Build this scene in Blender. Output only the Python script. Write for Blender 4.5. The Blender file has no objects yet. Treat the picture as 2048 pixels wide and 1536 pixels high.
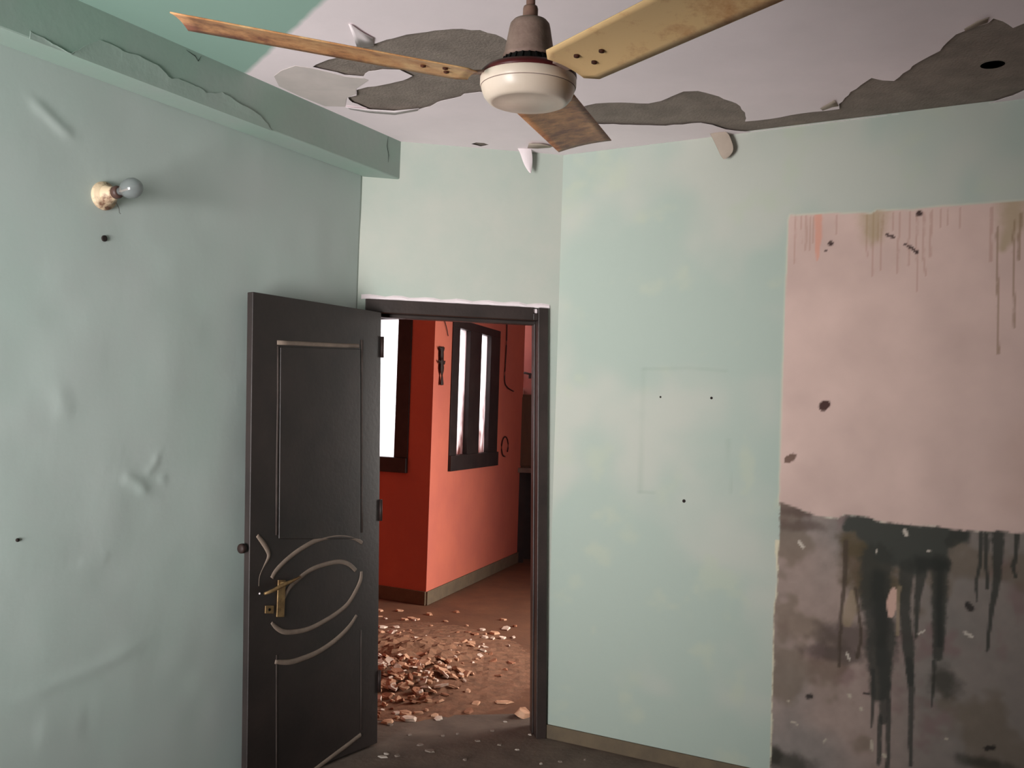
import bpy, bmesh, math, random
import numpy as np
from mathutils import Vector, Matrix

random.seed(7)
rng = np.random.default_rng(11)
scn = bpy.context.scene
C = scn.collection

# ------------------------------------------------------------------ camera
F, PITCH, ROLL, HC = 1933.97, 0.031524, 0.032064, 1.5713
cp, sp, cr, sr = math.cos(PITCH), math.sin(PITCH), math.cos(ROLL), math.sin(ROLL)
def _pit(v): return Vector((v[0], v[1]*cp - v[2]*sp, v[1]*sp + v[2]*cp))
RIGHT, UP, FWD = _pit((cr, 0, sr)), _pit((-sr, 0, cr)), _pit((0, 1, 0))
cam_d = bpy.data.cameras.new('camera'); cam = bpy.data.objects.new('camera', cam_d); C.objects.link(cam)
cam_d.sensor_width = 36; cam_d.lens = F/2048*36; cam_d.clip_start = .05
m = Matrix((RIGHT, UP, -FWD)).transposed().to_4x4(); m.translation = (0, 0, HC); cam.matrix_world = m
scn.camera = cam

# ------------------------------------------------------------------ world, daylight, exposure
scn.view_settings.view_transform = 'Standard'; scn.view_settings.look = 'None'
scn.view_settings.gamma = 1; scn.view_settings.use_curve_mapping = False
scn.view_settings.exposure = -0.1
try:
    scn.cycles.use_denoising = True; scn.cycles.max_bounces = 10; scn.cycles.diffuse_bounces = 6
    scn.cycles.sample_clamp_indirect = 6
except Exception: pass
wd = bpy.data.worlds.new('overcast_sky'); scn.world = wd; wd.use_nodes = True
wd.node_tree.nodes['Background'].inputs[0].default_value = (.93, .96, 1, 1)
wd.node_tree.nodes['Background'].inputs[1].default_value = 5.0
def area(name, loc, to, sx, sy, power, col):
    d = bpy.data.lights.new(name, 'AREA'); d.shape = 'RECTANGLE'; d.size = sx; d.size_y = sy; d.energy = power; d.color = col
    o = bpy.data.objects.new(name, d); C.objects.link(o); o.location = loc
    o.rotation_euler = (Vector(to)-Vector(loc)).to_track_quat('-Z', 'Y').to_euler(); return o
# plan of the room: left wall L, doorway wall D, right wall R (normals point into the room)
nL, oL = Vector((.867872, -.496787, 0)), -2.934454
nD, oD = Vector((-.18488, -.982761, 0))*1, None
nD = Vector((.18488, -.982761, 0)); oD = -4.657865
nR, oR = Vector((-.507743, -.861509, 0)), -4.229877
LD = Vector((-.749, 4.599, 0)); DR = Vector((.219, 4.781, 0)); LR = Vector((-.427, 5.161, 0))
sR = Vector((.861509, -.507743, 0)); sL = Vector((-.496787, -.867872, 0)); sD = (DR-LD).normalized()
ZC, ZB, BO = 2.871, 2.687, .1355
ROOM_V, ROOM_U = 4.15, 5.4
RW0 = LR + nR*ROOM_U                    # rear left corner
Z_ = Vector((0, 0, 1))
WIN_V0, WIN_V1, WIN_Z0, WIN_Z1 = .25, 1.65, .15, 2.05
wc = RW0 + sR*((WIN_V0+WIN_V1)/2) + Vector((0, 0, (WIN_Z0+WIN_Z1)/2))
rl = area('rear_window_daylight', wc + nR*.3 - Z_*.15, Vector((-.35, 4.8, 1.95)), 1.4, 1.9, 72, (1, .975, .955)); rl.data.spread = math.radians(70)
hallw = Vector((2.62, 6.6, 1.45))
hd = area('hall_window_daylight', hallw + Vector((.25, 0, 0)), Vector((-.6, 6.6, .6)), 1.6, 1.7, 80, (1, .92, .82)); hd.data.spread = math.radians(95)

# ------------------------------------------------------------------ helpers
def ray(x, y): return RIGHT*((x-1024)/F) + UP*((768-y)/F) + FWD
CAMP = Vector((0, 0, HC))
def on_plane(x, y, n, o):               # photo point on a vertical plane of the room
    d = ray(x, y); return CAMP + d*((o)/(n.dot(d)))
def on_z(x, y, z):
    d = ray(x, y); return CAMP + d*((z-HC)/d.z)
def s2l(c):
    return tuple((v/255/12.92 if v/255 <= .04045 else ((v/255+.055)/1.055)**2.4) for v in c)
WLOC = {}
def add(name, verts, faces, mat=None, parent=None, smooth=False, edges=()):
    me = bpy.data.meshes.new(name)
    vs = np.array([tuple(v) for v in verts], dtype=float)
    c = (vs.min(0)+vs.max(0))/2; c[2] = vs[:, 2].min()
    me.from_pydata([tuple(v) for v in (vs-c)], list(edges), [tuple(f) for f in faces])
    me.update()
    bm = bmesh.new(); bm.from_mesh(me); bmesh.ops.recalc_face_normals(bm, faces=bm.faces); bm.to_mesh(me); bm.free()
    if smooth: me.polygons.foreach_set('use_smooth', [True]*len(me.polygons))
    return place(name, me, Vector(c), mat, parent)
def face_to(o, n):
    if sum((p.normal.dot(n)) for p in list(o.data.polygons)[:50]) < 0: o.data.flip_normals()
def place(name, me, loc, mat=None, parent=None):
    o = bpy.data.objects.new(name, me); C.objects.link(o); WLOC[o.name] = Vector(loc)
    if mat: me.materials.clear(); me.materials.append(mat)
    if parent: o.parent = parent; o.location = Vector(loc) - WLOC[parent.name]
    else: o.location = loc
    return o
def empty(name, loc):
    o = bpy.data.objects.new(name, None); C.objects.link(o); o.location = loc; o.empty_display_size = .05; WLOC[o.name] = Vector(loc); return o
def tag(o, label, cat, group=None, kind=None):
    o['label'] = label
    o['category'] = cat
    if group: o['group'] = group
    if kind: o['kind'] = kind
    return o
def boxv(p, ax, ay, az):                # corner p and three edge vectors
    v = [p, p+ax, p+ax+ay, p+ay, p+az, p+ax+az, p+ax+ay+az, p+ay+az]
    return v, [(0, 3, 2, 1), (4, 5, 6, 7), (0, 1, 5, 4), (1, 2, 6, 5), (2, 3, 7, 6), (3, 0, 4, 7)]
def boxes(name, lst, mat, parent=None, bevel=0):
    V, Fc = [], []
    for b in lst:
        v, f = boxv(*b); n = len(V); V += v; Fc += [tuple(i+n for i in q) for q in f]
    o = add(name, V, Fc, mat, parent)
    if bevel:
        md = o.modifiers.new('bevel', 'BEVEL'); md.width = bevel; md.segments = 2
    return o
def tube(name, pts, r, mat, parent=None, n=8, squash=None):
    pts = [Vector(p) for p in pts]; V, Fc = [], []; k = len(pts)
    rr = r if isinstance(r, (list, tuple)) else [r]*k
    up = Vector((0, 0, 1)) if abs((pts[-1]-pts[0]).normalized().z) < .9 else Vector((1, 0, 0))
    if squash: up = squash[0]
    for i, p in enumerate(pts):
        t = (pts[min(i+1, k-1)]-pts[max(i-1, 0)]).normalized()
        a = t.cross(up).normalized(); b = a.cross(t)
        q = squash[1] if squash else 1
        for j in range(n):
            th = 2*math.pi*j/n
            V.append(p + a*math.cos(th)*rr[i] + b*math.sin(th)*rr[i]*q)
    for i in range(k-1):
        for j in range(n): Fc.append((i*n+j, i*n+(j+1) % n, (i+1)*n+(j+1) % n, (i+1)*n+j))
    Fc += [tuple(range(n)), tuple(range((k-1)*n, k*n))]
    return add(name, V, Fc, mat, parent, True)
def lathe(name, prof, base, axis, mat, parent=None, n=40, smooth=True):
    axis = Vector(axis).normalized(); a = axis.orthogonal().normalized(); b = axis.cross(a); V, Fc = [], []
    for r, h in prof:
        for j in range(n):
            th = 2*math.pi*j/n; V.append(Vector(base)+axis*h+(a*math.cos(th)+b*math.sin(th))*max(r, 1e-4))
    k = len(prof)
    for i in range(k-1):
        for j in range(n): Fc.append((i*n+j, i*n+(j+1) % n, (i+1)*n+(j+1) % n, (i+1)*n+j))
    Fc += [tuple(range(n)), tuple(range((k-1)*n, k*n))]
    return add(name, V, Fc, mat, parent, smooth)
def smooth_poly(pts, k=6):
    pts = [Vector(p) for p in pts]; out = []
    for i in range(len(pts)-1):
        p0, p1, p2, p3 = pts[max(i-1, 0)], pts[i], pts[i+1], pts[min(i+2, len(pts)-1)]
        for j in range(k):
            t = j/k; out.append(.5*((2*p1)+(p2-p0)*t+(2*p0-5*p1+4*p2-p3)*t*t+(3*p1-p0-3*p2+p3)*t**3))
    return out+[pts[-1]]
def slab_mesh(outline, holes, o, ax, ay, depth):
    """filled polygon with holes in the (ax, ay) frame at o, with thickness along depth"""
    cu = bpy.data.curves.new('tmp', 'CURVE'); cu.dimensions = '2D'; cu.fill_mode = 'BOTH'; cu.extrude = .5
    for poly in [outline]+list(holes):
        s = cu.splines.new('POLY'); s.points.add(len(poly)-1); s.use_cyclic_u = True
        for q, (u, v) in zip(s.points, poly): q.co = (u, v, 0, 1)
    ob = bpy.data.objects.new('tmp', cu); me = bpy.data.meshes.new_from_object(ob)
    V = [Vector(o)+ax*v.co.x+ay*v.co.y+depth*(.5+v.co.z) for v in me.vertices]; Fc = [tuple(p.vertices) for p in me.polygons]
    bpy.data.objects.remove(ob); bpy.data.curves.remove(cu); bpy.data.meshes.remove(me)
    bm = bmesh.new(); bv = [bm.verts.new(v) for v in V]
    for f in Fc:
        try: bm.faces.new([bv[i] for i in f])
        except ValueError: pass
    bmesh.ops.remove_doubles(bm, verts=bm.verts, dist=1e-5)
    bm.verts.index_update(); V = [v.co.copy() for v in bm.verts]; Fc = [tuple(v.index for v in f.verts) for f in bm.faces]; bm.free()
    return V, Fc
def slab(name, outline, holes, o, ax, ay, depth, mat, parent=None):
    V, Fc = slab_mesh(outline, holes, o, ax, ay, depth); return add(name, V, Fc, mat, parent)
def jag(pts, amp, step, seed=0, closed=True):
    """roughen a 2-D polygon outline"""
    r = random.Random(seed); out = []; n = len(pts)
    for i in range(n if closed else n-1):
        a, b = Vector(pts[i]), Vector(pts[(i+1) % n]); k = max(1, int((b-a).length/step))
        for j in range(k):
            p = a.lerp(b, j/k)
            if j: p = p+Vector((r.uniform(-amp, amp), r.uniform(-amp, amp)))
            out.append((p.x, p.y))
    if not closed: out.append(tuple(pts[-1][:2]))
    return out

def noise2(x, y, scale, seed):
    """value noise for the colour layers"""
    r = np.random.default_rng(seed); g = r.random((256, 256))
    u, v = x*scale+500.3, y*scale+500.7; i, j = np.floor(u).astype(int), np.floor(v).astype(int); fu, fv = u-i, v-j
    fu, fv = fu*fu*(3-2*fu), fv*fv*(3-2*fv); q = lambda a, b: g[a % 256, b % 256]
    return (q(i, j)*(1-fu)+q(i+1, j)*fu)*(1-fv)+(q(i, j+1)*(1-fu)+q(i+1, j+1)*fu)*fv
def fbm(x, y, scale, seed, n=4):
    a, t, s = .5, 0, 0
    for k in range(n):
        t = t+a*noise2(x, y, scale*2**k, seed+k); s += a; a *= .55
    return t/s

# ------------------------------------------------------------------ materials
def mat(name, c1, c2=None, scale=4, rough=.8, bump=0, bscale=60, contrast=(.35, .65), c3=None, metal=0, spec=.3, stretch=None):
    mt = bpy.data.materials.new(name); mt.use_nodes = True; nt = mt.node_tree; N = nt.nodes; Lk = nt.links
    b = N['Principled BSDF']; b.inputs['Roughness'].default_value = rough; b.inputs['Metallic'].default_value = metal
    b.inputs['Specular IOR Level'].default_value = spec
    g = N.new('ShaderNodeNewGeometry'); src = g.outputs['Position']
    if stretch:
        mp = N.new('ShaderNodeMapping'); mp.inputs['Scale'].default_value = stretch; Lk.new(src, mp.inputs[0]); src = mp.outputs[0]
    if c2 is None: b.inputs['Base Color'].default_value = (*s2l(c1), 1)
    else:
        n = N.new('ShaderNodeTexNoise'); n.inputs['Scale'].default_value = scale; n.inputs['Detail'].default_value = 6; n.inputs['Roughness'].default_value = .6
        Lk.new(src, n.inputs['Vector'])
        r = N.new('ShaderNodeValToRGB'); r.color_ramp.elements[0].position, r.color_ramp.elements[1].position = contrast
        r.color_ramp.elements[0].color = (*s2l(c1), 1); r.color_ramp.elements[1].color = (*s2l(c2), 1)
        if c3:
            e = r.color_ramp.elements.new(min(.98, contrast[1]+.15)); e.color = (*s2l(c3), 1)
        Lk.new(n.outputs[0], r.inputs[0]); Lk.new(r.outputs[0], b.inputs['Base Color'])
    if bump:
        n2 = N.new('ShaderNodeTexNoise'); n2.inputs['Scale'].default_value = bscale; n2.inputs['Detail'].default_value = 5
        Lk.new(g.outputs['Position'], n2.inputs['Vector'])
        bp = N.new('ShaderNodeBump'); bp.inputs['Strength'].default_value = bump; bp.inputs['Distance'].default_value = .01
        Lk.new(n2.outputs[0], bp.inputs['Height']); Lk.new(bp.outputs[0], b.inputs['Normal'])
    return mt
GREEN, GREEN2 = (175, 177, 168), (160, 171, 162)
M = {}
M['green'] = mat('sea_green_paint', GREEN, GREEN2, 1.6, .75, .06, 35)
M['green_left'] = mat('sea_green_paint_blistered', (180, 194, 188), (184, 193, 189), 1.8, .7, .06, 30)
M['green_beam'] = mat('sea_green_paint_peeling', (148, 168, 157), (154, 166, 159), 3, .75, .08, 30)
M['flake'] = mat('lifted_paint', (156, 168, 161), (150, 168, 158), 4, .75, .08, 40)
M['concrete'] = mat('bare_ceiling_cement', (120, 109, 101), (138, 126, 117), 9, .95, .35, 90, c3=(128, 120, 98))
M['peel'] = mat('peeled_white_paint', (226, 214, 216), (214, 202, 204), 8, .7)
M['peel_tan'] = mat('peeled_dirty_paint', (172, 156, 142), (158, 144, 132), 8, .8)
M['dark_wood'] = mat('dark_stained_wood', (42, 35, 33), (54, 44, 41), 5, .42, .1, 60, spec=.4)
M['door_wood'] = mat('door_dark_paint', (38, 32, 31), (50, 41, 39), 4, .45, .08, 50, spec=.4)
M['bead'] = mat('faded_lit_groove_paint', (128, 112, 100), (112, 98, 88), 20, .6)  # faded paint, lightened further for the light that the routed grooves catch
M['bead_dim'] = mat('dim_groove_edge', (72, 62, 58), (60, 51, 48), 20, .6)  # dimmer copy of the groove paint
M['brass'] = mat('tarnished_brass', (150, 122, 84), (118, 94, 66), 40, .45, metal=.6)
M['black'] = mat('black_void', (12, 11, 11), rough=.95, spec=.1)
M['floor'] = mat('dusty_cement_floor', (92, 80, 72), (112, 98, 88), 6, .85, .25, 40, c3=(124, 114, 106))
M['hall_floor'] = mat('hall_cement_floor', (100, 70, 54), (114, 80, 60), 4, .7, .25, 30, c3=(124, 92, 70))
M['skirt'] = mat('brown_cement_skirting', (104, 90, 72), (92, 80, 66), 10, .85, .1)
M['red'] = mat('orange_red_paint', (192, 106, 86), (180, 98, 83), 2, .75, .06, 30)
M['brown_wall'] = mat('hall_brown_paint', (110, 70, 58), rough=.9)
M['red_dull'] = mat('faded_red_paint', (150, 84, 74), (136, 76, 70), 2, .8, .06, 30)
M['hall_ceiling'] = mat('hall_ceiling_paint', (206, 180, 168), rough=.9)
M['win_frame'] = mat('dark_window_wood', (34, 29, 30), (46, 39, 38), 8, .5)
M['cup_wood'] = mat('dull_brown_wood', (92, 68, 50), (78, 58, 44), 9, .6, stretch=(1, 1, .2))
M['cup_edge'] = mat('pale_worn_wood', (150, 122, 104), rough=.7)
M['slab'] = mat('stone_slab', (120, 104, 94), (104, 90, 82), 12, .6)
M['orn'] = mat('blackened_wood_carving', (32, 22, 20), (46, 30, 26), 40, .6)
M['wire'] = mat('black_cable', (44, 30, 30), rough=.6)
M['switch'] = mat('yellowed_plastic', (198, 168, 150), rough=.5)
M['rod'] = mat('dusty_rod_paint', (156, 120, 104), (130, 98, 86), 40, .5)
M['motor'] = mat('dusty_brown_metal', (164, 136, 124), (136, 110, 100), 30, .6, .1, 120)
M['motor_in'] = mat('black_motor_core', (20, 17, 17), rough=.6)
M['rim'] = mat('maroon_enamel', (92, 34, 34), (78, 28, 30), 30, .4)
M['bowl'] = mat('cream_enamel', (255, 234, 216), (248, 226, 206), 14, .3, spec=.5)
M['bakelite'] = mat('cream_bakelite', (196, 174, 146), (112, 82, 66), 26, .55, contrast=(.46, .64))
M['brown_cap'] = mat('brown_bakelite', (70, 50, 44), rough=.5)
M['plug'] = mat('dark_hole_and_nail', (38, 30, 28), rough=.9)
M['screw'] = mat('rusty_screw', (92, 48, 30), (60, 32, 24), 60, .7)

def blade_mat():
    mt = bpy.data.materials.new('rusted_yellow_blade'); mt.use_nodes = True; nt = mt.node_tree; N = nt.nodes; Lk = nt.links; b = N['Principled BSDF']
    b.inputs['Roughness'].default_value = .45; b.inputs['Specular IOR Level'].default_value = .35
    tc = N.new('ShaderNodeTexCoord'); at = N.new('ShaderNodeAttribute'); at.attribute_name = 'rust_and_light'
    n = N.new('ShaderNodeTexNoise'); n.inputs['Scale'].default_value = 22; n.inputs['Detail'].default_value = 8; n.inputs['Roughness'].default_value = .7
    Lk.new(tc.outputs['Object'], n.inputs['Vector'])
    ad = N.new('ShaderNodeMath'); ad.operation = 'ADD'; Lk.new(n.outputs[0], ad.inputs[0]); Lk.new(at.outputs['Fac'], ad.inputs[1])
    r = N.new('ShaderNodeValToRGB'); el = r.color_ramp.elements
    el[0].position, el[0].color = .5, (*s2l((255, 212, 154)), 1); el[1].position, el[1].color = .98, (*s2l((140, 80, 58)), 1)
    e = el.new(.74); e.color = (*s2l((224, 160, 108)), 1)
    Lk.new(ad.outputs[0], r.inputs[0]); Lk.new(r.outputs[0], b.inputs['Base Color'])
    return mt
M['blade'] = blade_mat()

def attr_mat(name, rough=.8, bump=.06, bscale=35):
    mt = bpy.data.materials.new(name); mt.use_nodes = True; nt = mt.node_tree; N = nt.nodes; Lk = nt.links; b = N['Principled BSDF']
    b.inputs['Roughness'].default_value = rough; b.inputs['Specular IOR Level'].default_value = .25
    a = N.new('ShaderNodeAttribute'); a.attribute_name = 'paint'; Lk.new(a.outputs['Color'], b.inputs['Base Color'])
    g = N.new('ShaderNodeNewGeometry'); n2 = N.new('ShaderNodeTexNoise'); n2.inputs['Scale'].default_value = bscale; n2.inputs['Detail'].default_value = 6
    Lk.new(g.outputs['Position'], n2.inputs['Vector']); bp = N.new('ShaderNodeBump'); bp.inputs['Strength'].default_value = bump; bp.inputs['Distance'].default_value = .01
    Lk.new(n2.outputs[0], bp.inputs['Height']); Lk.new(bp.outputs[0], b.inputs['Normal']); return mt
M['right_wall'] = attr_mat('right_wall_paint')

def ceiling_mat():
    """white ceiling paint; past a straight edge the same sea green as the walls runs over the ceiling"""
    mt = mat('ceiling_paint', (236, 222, 225), (228, 215, 218), 2.5, .85, .05, 25)
    nt = mt.node_tree; N = nt.nodes; Lk = nt.links; b = N['Principled BSDF']; white = b.inputs['Base Color'].links[0].from_socket
    a, c = on_z(650, 0, ZC), on_z(491, 147, ZC); t = (c-a).normalized(); nn = Vector((-t.y, t.x, 0))
    if nn.dot(Vector((-3, 0, 0))) < 0: nn = -nn
    g = N.new('ShaderNodeNewGeometry'); d = N.new('ShaderNodeVectorMath'); d.operation = 'DOT_PRODUCT'; d.inputs[1].default_value = nn
    Lk.new(g.outputs['Position'], d.inputs[0])
    n = N.new('ShaderNodeTexNoise'); n.inputs['Scale'].default_value = 14; n.inputs['Detail'].default_value = 5; Lk.new(g.outputs['Position'], n.inputs['Vector'])
    s = N.new('ShaderNodeMath'); s.operation = 'MULTIPLY_ADD'; s.inputs[1].default_value = .014; Lk.new(n.outputs[0], s.inputs[0]); Lk.new(d.outputs['Value'], s.inputs[2])
    mr = N.new('ShaderNodeMapRange'); k = a.dot(nn)+.007; mr.inputs[1].default_value = k-.012; mr.inputs[2].default_value = k+.012; Lk.new(s.outputs[0], mr.inputs[0])
    mx = N.new('ShaderNodeMix'); mx.data_type = 'RGBA'; Lk.new(mr.outputs[0], mx.inputs[0]); Lk.new(white, mx.inputs[6]); mx.inputs[7].default_value = (*s2l((140, 168, 156)), 1)
    Lk.new(mx.outputs[2], b.inputs['Base Color']); return mt
M['ceiling'] = ceiling_mat()

def pane_mat(name, grime):
    """frosted pane: daylight passes, grime towards the bottom edge"""
    mt = bpy.data.materials.new(name); mt.use_nodes = True; nt = mt.node_tree; N = nt.nodes; Lk = nt.links
    N.remove(N['Principled BSDF']); out = N['Material Output']
    tr = N.new('ShaderNodeBsdfTranslucent'); tp = N.new('ShaderNodeBsdfTransparent'); mx = N.new('ShaderNodeMixShader'); mx.inputs[0].default_value = .55
    g = N.new('ShaderNodeNewGeometry'); n = N.new('ShaderNodeTexNoise'); n.inputs['Scale'].default_value = 9; n.inputs['Detail'].default_value = 6
    mp = N.new('ShaderNodeMapping'); mp.inputs['Scale'].default_value = (1.4, 1.4, .5); Lk.new(g.outputs['Position'], mp.inputs[0]); Lk.new(mp.outputs[0], n.inputs['Vector'])
    r = N.new('ShaderNodeValToRGB'); el = r.color_ramp.elements
    el[0].position, el[0].color = .30, (*grime, 1); el[1].position, el[1].color = .62, (.97, .95, .95, 1)
    sx = N.new('ShaderNodeSeparateXYZ'); Lk.new(g.outputs['Position'], sx.inputs[0])
    ma = N.new('ShaderNodeMath'); ma.operation = 'MULTIPLY_ADD'; ma.inputs[1].default_value = .42; ma.inputs[2].default_value = -.60; Lk.new(sx.outputs['Z'], ma.inputs[0])
    mb = N.new('ShaderNodeMath'); mb.operation = 'ADD'; Lk.new(n.outputs[0], mb.inputs[0]); Lk.new(ma.outputs[0], mb.inputs[1])
    Lk.new(mb.outputs[0], r.inputs[0]); Lk.new(r.outputs[0], tr.inputs[0]); Lk.new(r.outputs[0], tp.inputs[0])
    Lk.new(tr.outputs[0], mx.inputs[1]); Lk.new(tp.outputs[0], mx.inputs[2]); Lk.new(mx.outputs[0], out.inputs[0]); return mt
M['pane_clean'] = pane_mat('frosted_window_glass', (.75, .7, .7))
M['pane_dirty'] = pane_mat('grimy_window_glass', (.30, .16, .14))
def glass_mat():
    mt = bpy.data.materials.new('bulb_glass'); mt.use_nodes = True; b = mt.node_tree.nodes['Principled BSDF']
    b.inputs['Base Color'].default_value = (*s2l((118, 122, 122)), 1); b.inputs['Roughness'].default_value = .12; b.inputs['Alpha'].default_value = .62
    b.inputs['Specular IOR Level'].default_value = .6; return mt
M['bulb'] = glass_mat()

# ================================================================== room shell
Z = Vector((0, 0, 1))
# ---- floor
fl = slab('floor', [(p.x, p.y) for p in [LD+sD*-.2, LD+sD*-.2-nD*.40, DR-nD*.37+sD*.1, DR+sD*.05-nR*.05, LR+sR*(ROOM_V+.15), RW0+sR*(ROOM_V+.15)+nR*.15, RW0+nR*.15-sR*.15, LD-nL*.12]], [], Vector((0, 0, -.12)), Vector((1, 0, 0)), Vector((0, 1, 0)), Vector((0, 0, .12)), M['floor'])  # dark tone runs on through the doorway: its shade is put into the colour
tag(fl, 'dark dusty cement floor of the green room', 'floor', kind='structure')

# ---- left wall: blistered paint, modelled relief
s_list = list(np.arange(0, 2.3, .012))+[2.6, 3.2, 4.0, 4.75]; z_list = list(np.arange(0, ZC+.03, .012))
S, ZZ = np.meshgrid(np.array(s_list), np.array(z_list), indexing='ij')
def Lw(x, y):
    p = on_plane(x, y, nL, oL); return ((p-LD).dot(sL), p.z)
def seg_dist(px, py, pts):
    """distance to a polyline and the parameter 0..1 along it"""
    best = np.full(px.shape, 1e9); par = np.zeros(px.shape); tot = sum(math.dist(a, b) for a, b in zip(pts, pts[1:])) or 1; acc = 0
    for (ax, ay), (bx, by) in zip(pts, pts[1:]):
        dx, dy = bx-ax, by-ay; l2 = dx*dx+dy*dy or 1e-12; t = np.clip(((px-ax)*dx+(py-ay)*dy)/l2, 0, 1)
        d = np.hypot(px-ax-t*dx, py-ay-t*dy); k = d < best; best = np.where(k, d, best); par = np.where(k, (acc+t*math.sqrt(l2))/tot, par); acc += math.sqrt(l2)
    return best, par
disp = (fbm(S, ZZ, 2.2, 3, 3)-.5)*.010
def ridge(pxs, width, amp):
    global disp
    d, t = seg_dist(S, ZZ, [Lw(*q) for q in pxs]); disp = disp+amp*np.exp(-(d/width)**2)*np.clip(np.sin(np.pi*np.clip(t, .04, .96))*1.6, 0, 1)
ridge([(55, 195), (90, 225), (120, 255), (152, 278)], .018, .0045)
ridge([(240, 950), (270, 962), (300, 988)], .022, .0036)
ridge([(288, 948), (305, 935), (320, 905)], .014, .0025)
ridge([(315, 960), (335, 955)], .016, .002)
ridge([(0, 1400), (80, 1380), (190, 1335), (300, 1280)], .024, .003)
ridge([(150, 1130), (200, 1120), (225, 1110)], .018, .0016)
ridge([(110, 770), (125, 800), (130, 840)], .035, .002)
ridge([(60, 1470), (180, 1440)], .05, .003)
gl = []
for i in range(len(s_list)):
    for j in range(len(z_list)): gl.append(LD+sL*s_list[i]+Z*z_list[j]+nL*float(disp[i, j]))
nz = len(z_list); gf = [(i*nz+j, (i+1)*nz+j, (i+1)*nz+j+1, i*nz+j+1) for i in range(len(s_list)-1) for j in range(nz-1)]
wl = add('wall_left', gl, gf, M['green_left'], smooth=True); face_to(wl, nL)
md = wl.modifiers.new('thickness', 'SOLIDIFY'); md.thickness = .12; md.offset = -1
tag(wl, 'blistered sea green plaster wall behind the open door, with a bulb holder', 'wall', kind='structure')

# ---- beam along the left wall under the ceiling, with lifting paint
b0 = LD + nL*BO; bd = b0 + sD*((nL.dot(b0)-nL.dot(b0))) 
BD = Vector((-.574, 4.632, 0))
Lb = 4.7
V = [LD+Z*ZB-sL*.02, BD+Z*ZB-sL*.02, BD+sL*Lb+Z*ZB, LD+sL*Lb+Z*ZB]; V = V+[v+Z*(ZC+.01-ZB) for v in V]
beam = add('trim_2', V, [(0, 3, 2, 1), (4, 5, 6, 7), (0, 1, 5, 4), (1, 2, 6, 5), (2, 3, 7, 6), (3, 0, 4, 7)], M['green_beam'])
md = beam.modifiers.new('bevel', 'BEVEL'); md.width = .006; md.segments = 2
tag(beam, 'sea green beam with peeling paint where left wall meets ceiling', 'beam', kind='structure')
nB, oB = nL, oL+BO
crack = [(60, 62), (117, 95), (141, 108), (164, 95), (178, 87), (199, 80), (218, 87), (251, 105), (277, 112), (312, 130), (342, 158), (354, 157), (398, 175), (411, 186), (438, 186), (443, 184), (480, 209), (497, 217), (521, 232), (543, 260)]
top, bot = [], []; cj = jag([Vector(q) for q in crack], 1.2, 7, 8, False)
for (x, y) in cj:
    p = on_plane(x, y, nB, oB); top.append(p); q = p.copy(); q.z = ZB-.001; bot.append(q)
V, Fc = [], []; n = len(top)
for i in range(n):
    k = min(1, math.sin(math.pi*i/(n-1))*2.5)
    lift = .0016+.0042*k*(.7+.3*math.sin(i*.23))
    V += [top[i]+nL*lift, top[i].lerp(bot[i], .5)+nL*(.0014+lift*.3), bot[i]+nL*.0018]
for i in range(n-1):
    for j in range(2): Fc.append((i*3+j, (i+1)*3+j, (i+1)*3+j+1, i*3+j+1))
fk = add('paint_flake', V, Fc, M['flake'], beam)
md = fk.modifiers.new('thickness', 'SOLIDIFY'); md.thickness = .0015
def crack_line(pts_px, n_, o_, w, parent, name='crack', off=.0012):
    P = [on_plane(x, y, n_, o_)+n_*off for x, y in pts_px]
    return tube(name, P, [w*.35]+[w]*(len(P)-2)+[w*.3] if len(P) > 2 else w, M['black'], parent, 5, squash=(n_, .3))
crack_line([(776, 273), (774, 292), (777, 310), (776, 325)], nB, oB, .0016, beam)
crack_line([(372, 100), (390, 112), (396, 122), (402, 112)], nB, oB, .0015, beam)

# ---- doorway wall (diagonal corner) with the opening
dW = (DR-LD).length
def Dw(x, y):
    p = on_plane(x, y, nD, oD); return ((p-LD).dot(sD), p.z)
FX0, FX1 = .036, .928                     # door frame outer edges along the wall at the top; the old frame leans
FT, LEAN = 2.10, .027
def lean(z): return LEAN*(FT-z)
wdw = slab('wall_door', [(-.12, -.02), (FX0+lean(0), -.02), (FX0, FT), (FX1, FT), (min(FX1+lean(0), dW-.002), -.02), (dW+.10, -.02), (dW+.10, ZC+.02), (-.12, ZC+.02)], [], LD, sD, Z, -nD*.2, M['green'])
tag(wdw, 'narrow pale green wall above and around the doorway', 'wall', kind='structure')
# ragged plaster lip above the frame
lp = [(FX0-.02+i*(FX1-FX0+.03)/24, FT+.012+.004*math.sin(i*1.7)+random.uniform(-.002, .002)) for i in range(25)]
lip = add('plaster_lip', sum([[LD+sD*u+Z*z+nD*.006, LD+sD*u+Z*(z-.012)+nD*.004, LD+sD*u+Z*(z+.010)] for u, z in lp], []),
          sum([[(i*3+2, (i+1)*3+2, (i+1)*3, i*3), (i*3, (i+1)*3, (i+1)*3+1, i*3+1)] for i in range(24)], []), M['peel'], wdw)
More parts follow.
